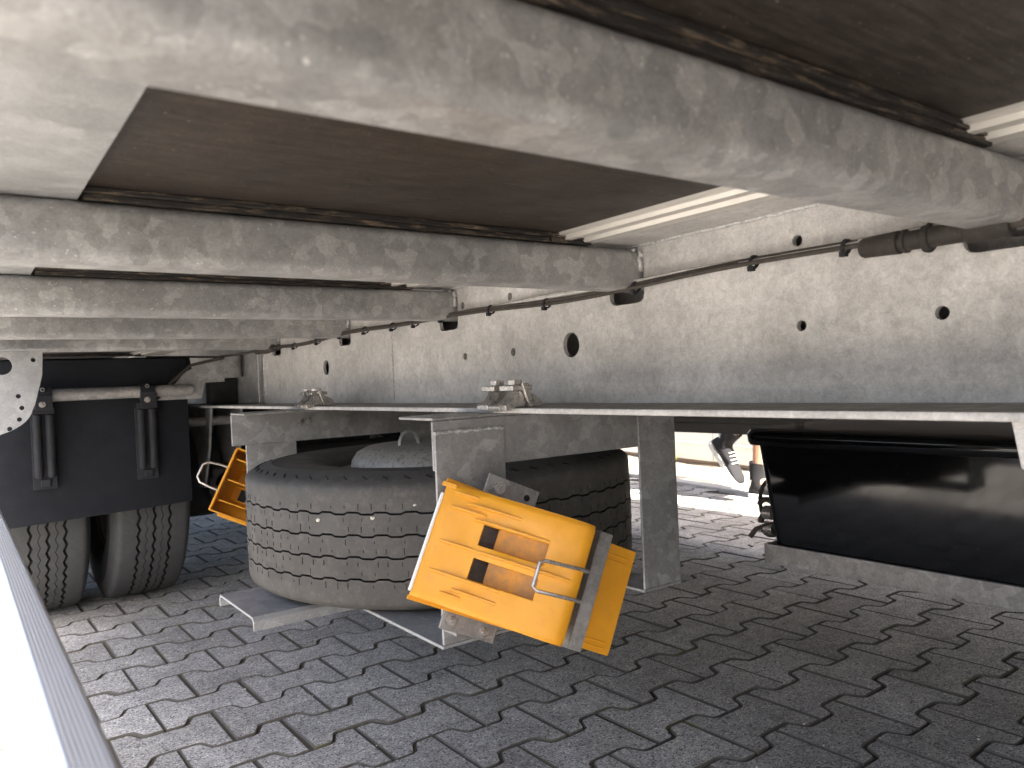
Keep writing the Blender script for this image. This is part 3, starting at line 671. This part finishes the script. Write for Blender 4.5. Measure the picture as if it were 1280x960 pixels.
run_g = [(-.045, .0037, .011, .0036), (-.0225, .0009, .008, .0036), (0, .0037, .011, .0036), (.0225, .0009, .008, .0036), (.045, .0037, .011, .0036)]
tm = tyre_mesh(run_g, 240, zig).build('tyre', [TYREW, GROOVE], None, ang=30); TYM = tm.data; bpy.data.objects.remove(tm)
rimp = [(.224, -.086), (.236, -.098), (.240, -.094), (.228, -.080), (.212, -.06), (.205, .0), (.212, .06), (.228, .080), (.240, .094), (.236, .098), (.224, .086), (.208, .064), (.200, .045), (.185, .055), (.15, .072), (.12, .060), (.085, .058), (.08, .09), (0, .095), (0, .085), (.07, .05), (.15, .062), (.18, .045), (.198, .0), (.205, -.06)]
rm = MB().lathe(rimp, (0, 0, 0), ZA, 48).build('rim', RIM, None, ang=30); RMM = rm.data; bpy.data.objects.remove(rm)
for ya in (3.0, 3.98, -2.8):  # front wheel set added out of view as a light block
    for xc, flip in ((.214, 1), (.502, -1), (2*CX-.502, 1), (2*CX-.214, -1)):
        wh = empty('wheel', (0, 0, 0)); wh.parent = TR; wh.location = (xc-OFF.x, ya, .397); wh.rotation_euler = (random.uniform(0, 6), 0, 0)
        for nm, me in (('tyre', TYM), ('rim', RMM)):
            o = bpy.data.objects.new(nm, me); COL.objects.link(o); o.parent = wh; o.rotation_euler = (0, R(90) if flip < 0 else R(-90), 0)

# ================================================================== SPARE WHEEL
SWL = Vector((.842, 1.422, .3075)); SW = empty('spare_wheel', SWL)
tag(SW, 'worn spare tyre on its rim lying flat in the galvanised carrier', 'spare wheel')
def sip(m):
    per = 50
    for k in range(per*2):
        th = 2*math.pi*(k-.12)/(per*2)
        for c in (.055, .018, -.018, -.055):
            for dz, L in ((.0105, .010), (-.0105, .010)):
                t2 = th+random.uniform(-.016, .016); M = Matrix.Rotation(t2, 4, 'Z'); LL = L*random.uniform(.3, 1.2)
                if random.random() < .3: continue
                m.box(.385, .3982-.0025*(c/.09)**2+.0003, -.0006, .0006, c+dz-LL/2, c+dz+LL/2, 1, M)
    for k in range(64):                                     # slanted nicks on both shoulders
        th = 2*math.pi*k/64
        for s in (1,):
            M = Matrix.Rotation(th, 4, 'Z') @ Matrix.Translation((.374, 0, s*.1095)) @ Matrix.Rotation(s*.45, 4, 'Y') @ Matrix.Rotation(.9*s, 4, 'Z')
            m.box(-.007, .007, -.0011, .0011, -.004, .0018, 1, M)
sg_ = [(-.055, .0017, .010, .0016), (-.018, .0017, .010, .0016), (.018, .0017, .010, .0016), (.055, .0017, .010, .0016)]
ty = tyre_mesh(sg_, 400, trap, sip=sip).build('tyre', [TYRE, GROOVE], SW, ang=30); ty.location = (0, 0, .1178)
rmo = bpy.data.objects.new('rim', RMM); COL.objects.link(rmo); rmo.parent = SW; rmo.location = (0, 0, .1178); 
dm = MB().lathe([(.188, .150), (.190, .205), (.187, .226), (.176, .243), (.155, .253), (.10, .258), (.04, .259), (0, .259)], (0, 0, 0), ZA, 56).build('hub_cover', RIM, SW, ang=50)
MB().tube([(-.085+.022*math.cos(R(a)), -.02, .258+.026*math.sin(R(a))) for a in range(-20, 201, 20)], .0045, 8).build('lifting_ring', G_DARK, SW)
for th, z in ((-2.22, .185), (-2.40, .166), (-2.66, .160), (-1.98, .150)):
    c, s = math.cos(th), math.sin(th); r = random.uniform(.003, .005); m = MB()
    b = bmesh.new(); bmesh.ops.create_icosphere(b, subdivisions=1, radius=r); vv = [(v.co.x*random.uniform(.7, 1.3)+.397*c, v.co.y*random.uniform(.7, 1.5)+.397*s, v.co.z*random.uniform(.6, 1)+z-.062) for v in b.verts]; ff = [[q.index for q in fc.verts] for fc in b.faces]; b.free()
    m.add(vv, ff).build('stone_chip', PEB, ty, (0, 0, .1178-.062+.0))

# ================================================================== WHEEL CHOCKS
def chock(M, label, sole=True):
    root = empty('wheel_chock', None, M); tag(root, label, 'wheel chock', 'yellow plastic wheel chocks in their holders')
    Wd = .163; hw = Wd/2
    # ramp skin path (u, w)
    path = [(.000, .012), (.012, .021), (.032, .032), (.043, .041), (.054, .0575), (.092, .088), (.128, .1175), (.150, .133), (.162, .139), (.172, .1405), (.179, .1375), (.183, .128), (.186, .10), (.188, .02), (.192, .012)]
    vd = [-hw, -hw+.008, -.039, -.037, -.008, .010, .039, hw-.008, hw]
    m = MB(); n = len(vd)
    for (u, w_) in path:
        for v in vd:
            e = .0
            if abs(v) > hw-.001: e = .0025
            m.v.append(Vector((u, v, w_-e)))
    for i in range(len(path)-1):
        for j in range(n-1):
            win = (4 <= i <= 5) and (j in (3, 5))
            if not win: m.f.append([i*n+j, i*n+j+1, (i+1)*n+j+1, (i+1)*n+j]); m.mi.append(0)
    sk = m.build('ramp', YEL, root, ang=40); so_ = sk.modifiers.new('thick', 'SOLIDIFY'); so_.thickness = .0035; so_.offset = -1
    bvv = sk.modifiers.new('edge', 'BEVEL'); bvv.width = .0009; bvv.segments = 1; bvv.limit_method = 'ANGLE'; bvv.angle_limit = R(50)
    # side walls and inner pockets
    for s in (1, -1):
        pts = [(u, w_-.0028) for u, w_ in path[:13]]+[(.188, .002), (.004, .002)]
        MB().plate(pts, [], (0, s*hw-(.0035 if s > 0 else 0), 0), XA, ZA, YA, .0035).build('side_wall', YEL, root)
        MB().box(.0, .17, s*hw-(0 if s > 0 else .006), s*hw+(.006 if s > 0 else 0), .004, .0075).build('side_lip', YEL, root, bevel=.001)
    for va, vb in ((-.037, -.008), (.010, .039)):
        d = Vector((.128-.054, 0, .1175-.0575)).normalized(); nrm = Vector((-d.z, 0, d.x))
        p0 = Vector((.054, 0, .0575)); L = .0953
        O = p0+d*(.018)-nrm*.020
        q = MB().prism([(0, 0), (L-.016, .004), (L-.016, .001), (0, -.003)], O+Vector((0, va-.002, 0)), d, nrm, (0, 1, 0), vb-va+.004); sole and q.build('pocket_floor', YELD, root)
        for v in (va-.004, vb+.001):
            MB().prism([(0, -.0035), (L+.004, -.0035), (L+.004, -.032), (0, -.032)], p0-d*.002+Vector((0, v, 0)), d, nrm, (0, 1, 0), .003).build('inner_rib', YEL, root)
        MB().prism([(0, -.0037), (.003, -.0037), (.003, -.03), (0, -.03)], p0+d*(L+.001)+Vector((0, va-.001, 0)), d, nrm, (0, 1, 0), vb-va+.002).build('inner_rib', YEL, root)
    MB().box(-.003, .0005, -hw*.93, hw*.80, .006, .0125).build('toe_edge', SOLE, root, bevel=.001)
    for v, e in ((hw-.007, .007),): MB().prism([(-.006, .008), (.012, .017), (.012, .021), (-.004, .012)], (0, v, 0), XA, ZA, YA, e).build('toe_ear', YEL, root, bevel=.001)
    # raised ribs on the ramp
    def rib(v, i0, i1, h=.0050, wd=.0052):
        q = MB()
        pts = path[i0:i1+1]; vs = []
        for i, (u, w_) in enumerate(pts):
            f = min(i, len(pts)-1-i, 1)*1.0
            nr = Vector((-.62, 0, .78)); hh = h*(.15+.85*f)
            for a, b in ((-wd/2, -.0005), (-wd/3, hh), (wd/3, hh), (wd/2, -.0005)): c = Vector((u, v+a, w_))+nr*b; vs.append(c)
        q.add(vs, [(i*4+j, i*4+(j+1) % 4, (i+1)*4+(j+1) % 4, (i+1)*4+j) for i in range(len(pts)-1) for j in range(4)]); q.build('rib', YEL, root)
    for v, a, b in ((.050, 1, 4), (.060, 2, 5), (.0415, 3, 6), (.001, 1, 4), (.001, 4, 8), (-.0405, 1, 5), (-.057, 3, 5), (-.0655, 2, 4), (.0705, 1, 3)): rib(v, a, b)
    # sole plate behind the ramp, with moulded lines
    if sole:
        so2 = MB().box(.190, .338, -hw, hw, .004, .009).build('sole_plate', YEL, root, bevel=.001)
        q = MB().box(.262, .2655, -.052, .052, .009, .0125).box(.284, .2875, -.058, .058, .009, .0125).box(.255, .325, .064, .067, .009, .011).box(.255, .325, .056, .058, .009, .0105).box(.255, .325, -.066, -.063, .009, .011).box(.255, .325, -.074, -.072, .009, .0105)
        q.build('moulded_line', YEL, root, bevel=.0005)
        q = MB()
        for k in range(6): q.box(.250, .2535, -.055+.021*k, -.050+.021*k, .0085, .0094).box(.272, .2745, -.05+.021*k, -.046+.021*k, .0085, .0094)
        q.build('slot', GROOVE, root)
    # underside ribs
    for v in (-.052, .0, .053): MB().plate([(.012, .004), (.18, .004), (.18, .10), (.165, .128), (.03, .03)], [], (0, v, 0), XA, ZA, YA, .0028).build('inner_rib', YEL, root)
    if sole:
      for u, h in ((.235, .02), (.30, .02)): MB().box(u, u+.003, -hw+.004, hw-.004, -.008, .0038).build('inner_rib', YEL, root)
    return root
chock(CH1, 'yellow wheel chock with two slots tilted across the carrier post')
chock(CH2, 'yellow wheel chock behind the carrier, its ribbed hollow underside showing', False)

# ================================================================== PERSON (walking behind the trailer)
PR = empty('person', (3.38, 2.5, 0)); tag(PR, 'person in dark trainers and black socks, bare calves, walking in the sun', 'person')
PO = PR.location.copy()
bv_ = []; be = []; br = []
def bn(p, r, par=None):
    bv_.append(Vector(p)-PO); br.append(r); i = len(bv_)-1
    if par is not None: be.append((par, i))
    return i
pel = bn((3.38, 2.46, .96), .125)
for X, kn, an, tt in ((3.46, (3.455, 2.47, .52), (3.46, 2.555, .10), (3.46, 2.47, .045)), (3.30, (3.31, 2.29, .615), (3.30, 2.62, .325), (3.30, 2.625, .235))):
    hp_ = bn((X, 2.46, .90), .095, pel); K = Vector(kn); A = Vector(an); Hh = Vector((X, 2.46, .90))
    m1 = bn(Hh.lerp(K, .5), .078, hp_); k_ = bn(K, .056, m1); c_ = bn(K.lerp(A, .33)+Vector((0, .012, 0)), .056, k_); s_ = bn(K.lerp(A, .75), .038, c_); a_ = bn(A, .034, s_); bn(tt, .030, a_)
wst = bn((3.38, 2.45, 1.14), .115, pel); chs = bn((3.38, 2.43, 1.36), .135, wst); nb = bn((3.38, 2.42, 1.50), .065, chs); nk = bn((3.38, 2.41, 1.55), .055, nb)
jw = bn((3.38, 2.395, 1.62), .075, nk); hd = bn((3.38, 2.40, 1.70), .095, jw); cr2 = bn((3.38, 2.41, 1.77), .075, hd)
for s, el, wr in ((1, (3.62, 2.52, 1.16), (3.60, 2.42, .93)), (-1, (3.14, 2.40, 1.16), (3.15, 2.22, .98))):
    sh = bn((3.38+s*.17, 2.43, 1.44), .065, chs); um = bn(Vector((3.38+s*.17, 2.43, 1.44)).lerp(Vector(el), .5), .052, sh); e_ = bn(el, .042, um); w_ = bn(wr, .030, e_)
    wv_ = Vector(wr); dn = (wv_-Vector(el)).normalized(); pm = bn(wv_+dn*.07, .033, w_)
    for k in range(4):
        q0 = wv_+dn*.10+Vector((0, -.03+.02*k, 0)); f0 = bn(q0, .0095, pm); f1 = bn(q0+dn*.035, .009, f0); bn(q0+dn*.065+Vector((-s*.012, 0, 0)), .0075, f1)
    th0 = bn(wv_+dn*.035+Vector((0, -.04, 0)), .011, w_); bn(wv_+dn*.075+Vector((0, -.055, 0)), .009, th0)
me = bpy.data.meshes.new('body'); me.from_pydata(bv_, be, []); bo = bpy.data.objects.new('body', me); COL.objects.link(bo); bo.parent = PR
sk = bo.modifiers.new('skin', 'SKIN'); 
if not me.skin_vertices: 
    bpy.context.view_layer.objects.active = bo
lay = me.skin_vertices[0].data if len(me.skin_vertices) else None
if lay is None:
    bm_ = bmesh.new(); bm_.from_mesh(me); bm_.verts.layers.skin.verify(); bm_.to_mesh(me); bm_.free(); lay = me.skin_vertices[0].data
for i, r in enumerate(br): lay[i].radius = (r, r); lay[i].use_root = (i == 0)
su = bo.modifiers.new('sub', 'SUBSURF'); su.levels = 2; su.render_levels = 2; me.materials.append(SKIN)
def loft(rings, name, mat, parent, n=18, ang=50):
    m = MB(); vs = []
    for c, ax, ay, rx, ry in rings:
        for k in range(n): a = 2*math.pi*k/n; vs.append(Vector(c)+Vector(ax)*rx*math.cos(a)+Vector(ay)*ry*math.sin(a))
    m.add(vs, [(i*n+k, i*n+(k+1) % n, (i+1)*n+(k+1) % n, (i+1)*n+k) for i in range(len(rings)-1) for k in range(n)]+[tuple(range(n)), tuple(range((len(rings)-1)*n, len(rings)*n))[::-1]])
    return m.build(name, mat, parent, PO, ang=ang)
loft([((3.38, 2.46, z), XA, YA, rx, ry) for z, rx, ry in ((.86, .17, .13), (.95, .185, .14), (1.05, .16, .12))], 'shorts', SHORTS, PR)
for X, K in ((3.46, Vector((3.455, 2.47, .52))), (3.30, Vector((3.31, 2.29, .615)))):
    Hh = Vector((X, 2.46, .92)); d = (K-Hh).normalized(); ax = Vector((1, 0, 0)); ay = d.cross(ax).normalized()
    loft([(Hh.lerp(K, f), ax, ay, r, r*1.1) for f, r in ((0, .105), (.4, .10), (.8, .095))], 'shorts_leg', SHORTS, PR)
loft([((3.38, 2.45-.02*f, 1.0+.45*f), XA, YA, rx, ry) for f, rx, ry in ((0, .165, .13), (.3, .155, .125), (.6, .18, .14), (.85, .20, .14), (1, .15, .10), (1.12, .08, .07))], 'shirt', SHIRT, PR)
for s, el in ((1, (3.62, 2.52, 1.16)), (-1, (3.14, 2.40, 1.16))):
    S0 = Vector((3.38+s*.15, 2.43, 1.43)); d = (Vector(el)-S0).normalized(); ay = Vector((0, 1, 0)); ax = d.cross(ay).normalized(); ay = ax.cross(d)
    loft([(S0.lerp(Vector(el), f), ax, ay, .075, .08) for f in (0, .5, .85)], 'sleeve', SHIRT, PR)
loft([((3.38, 2.415, z), XA, YA, r, r*1.1) for z, r in ((1.68, .092), (1.73, .104), (1.78, .098), (1.82, .07), (1.84, .03))], 'hair', HAIR, PR)
for s in (-1, 1): MB().lathe([(0, -.012), (.008, -.008), (.011, 0), (.008, .008), (0, .012)], (3.38+s*.032, 2.315, 1.70), YA, 12).build('eye', SOLE, PR, PO)
MB().lathe([(0, -.02), (.008, -.015), (.014, .0), (.012, .02), (0, .03)], (3.38, 2.30, 1.665), (0, -.6, -.8), 12).build('nose', SKIN, PR, PO)
MB().lathe([(0, -.022), (.005, -.014), (.007, 0), (.005, .014), (0, .022)], (3.38, 2.322, 1.625), XA, 12).build('mouth', SHORTS, PR, PO)
for s in (-1, 1): MB().lathe([(0, -.03), (.014, -.02), (.018, .0), (.012, .022), (0, .03)], (3.38+s*.098, 2.405, 1.69), ZA, 12).build('ear', SKIN, PR, PO)
def shoe(heel, dr, up, L=.285):
    F = Vector(dr).normalized(); U = Vector(up).normalized(); S = F.cross(U).normalized(); hl_ = Vector(heel)
    root = empty('shoe', (0, 0, 0)); root.parent = PR
    secs = [(.006, .022, .062), (.02, .031, .088), (.05, .036, .098), (.085, .037, .100), (.115, .037, .092), (.15, .040, .076), (.19, .044, .062), (.225, .044, .052), (.255, .038, .044), (.275, .026, .034), (.284, .010, .024)]
    n = 18; m = MB(); vs = []
    for x, hw_, ht in secs:
        for k in range(n):
            a = 2*math.pi*k/n; c, s = math.cos(a), math.sin(a)
            yy = hw_*(abs(c)**.8)*(1 if c > 0 else -1)*(1-.25*max(0, s)); zz = .018+(ht-.018)*(.5+.5*s)
            vs.append(hl_+F*x+S*yy+U*zz)
    m.add(vs, [(i*n+k, i*n+(k+1) % n, (i+1)*n+(k+1) % n, (i+1)*n+k) for i in range(len(secs)-1) for k in range(n)]+[tuple(range(n)), tuple(range((len(secs)-1)*n, len(secs)*n))[::-1]])
    m.build('upper', SHOE, root, PO, ang=60)
    ol = [(x, hw_+.004) for x, hw_, _ in secs]; ol = [(-.004, .014)]+ol+[(.290, .006)]
    out = ol+[(x, -y) for x, y in ol[::-1]]
    MB().prism(out, hl_, F, S, U, .024).build('sole', SOLE, root, PO, bevel=.004)
    ls = MB()
    for x, z in ((.125, .090), (.142, .083), (.160, .075), (.178, .068)): ls.tube([hl_+F*x+S*(-.026)+U*(z-.010), hl_+F*(x+.004)+S*(-.012)+U*(z+.002), hl_+F*(x+.004)+S*.012+U*(z+.002), hl_+F*x+S*.026+U*(z-.010)], .003, 6)
    ls.build('laces', SOLE, root, PO)
    MB().tube([hl_+F*(.045+.042*math.cos(R(a)))+S*(.034*math.sin(R(a)))+U*(.096+.004*math.cos(R(a))) for a in range(0, 361, 24)], .0055, 8).build('collar', SOLE, root, PO)
shoe((3.46, 2.605, 0), (0, -1, 0), (0, 0, 1)); shoe((3.30, 2.728, .300), (0, -.63, -.777), (0, -.777, .63))
def sock(pts, rad, name='sock'): MB().tube(pts, rad, 18).build(name, SOCK, PR, PO)
sock([(3.46, 2.54, .06), (3.46, 2.555, .11), (3.459, 2.55, .15), (3.459, 2.545, .19)], [.040, .041, .043, .047])
A = Vector((3.30, 2.62, .325)); K = Vector((3.31, 2.29, .615)); d = (K-A).normalized()
sock([A+Vector((0, .012, -.055)), A+Vector((0, .006, -.012)), A+d*.03, A+d*.075], [.036, .042, .044, .047])
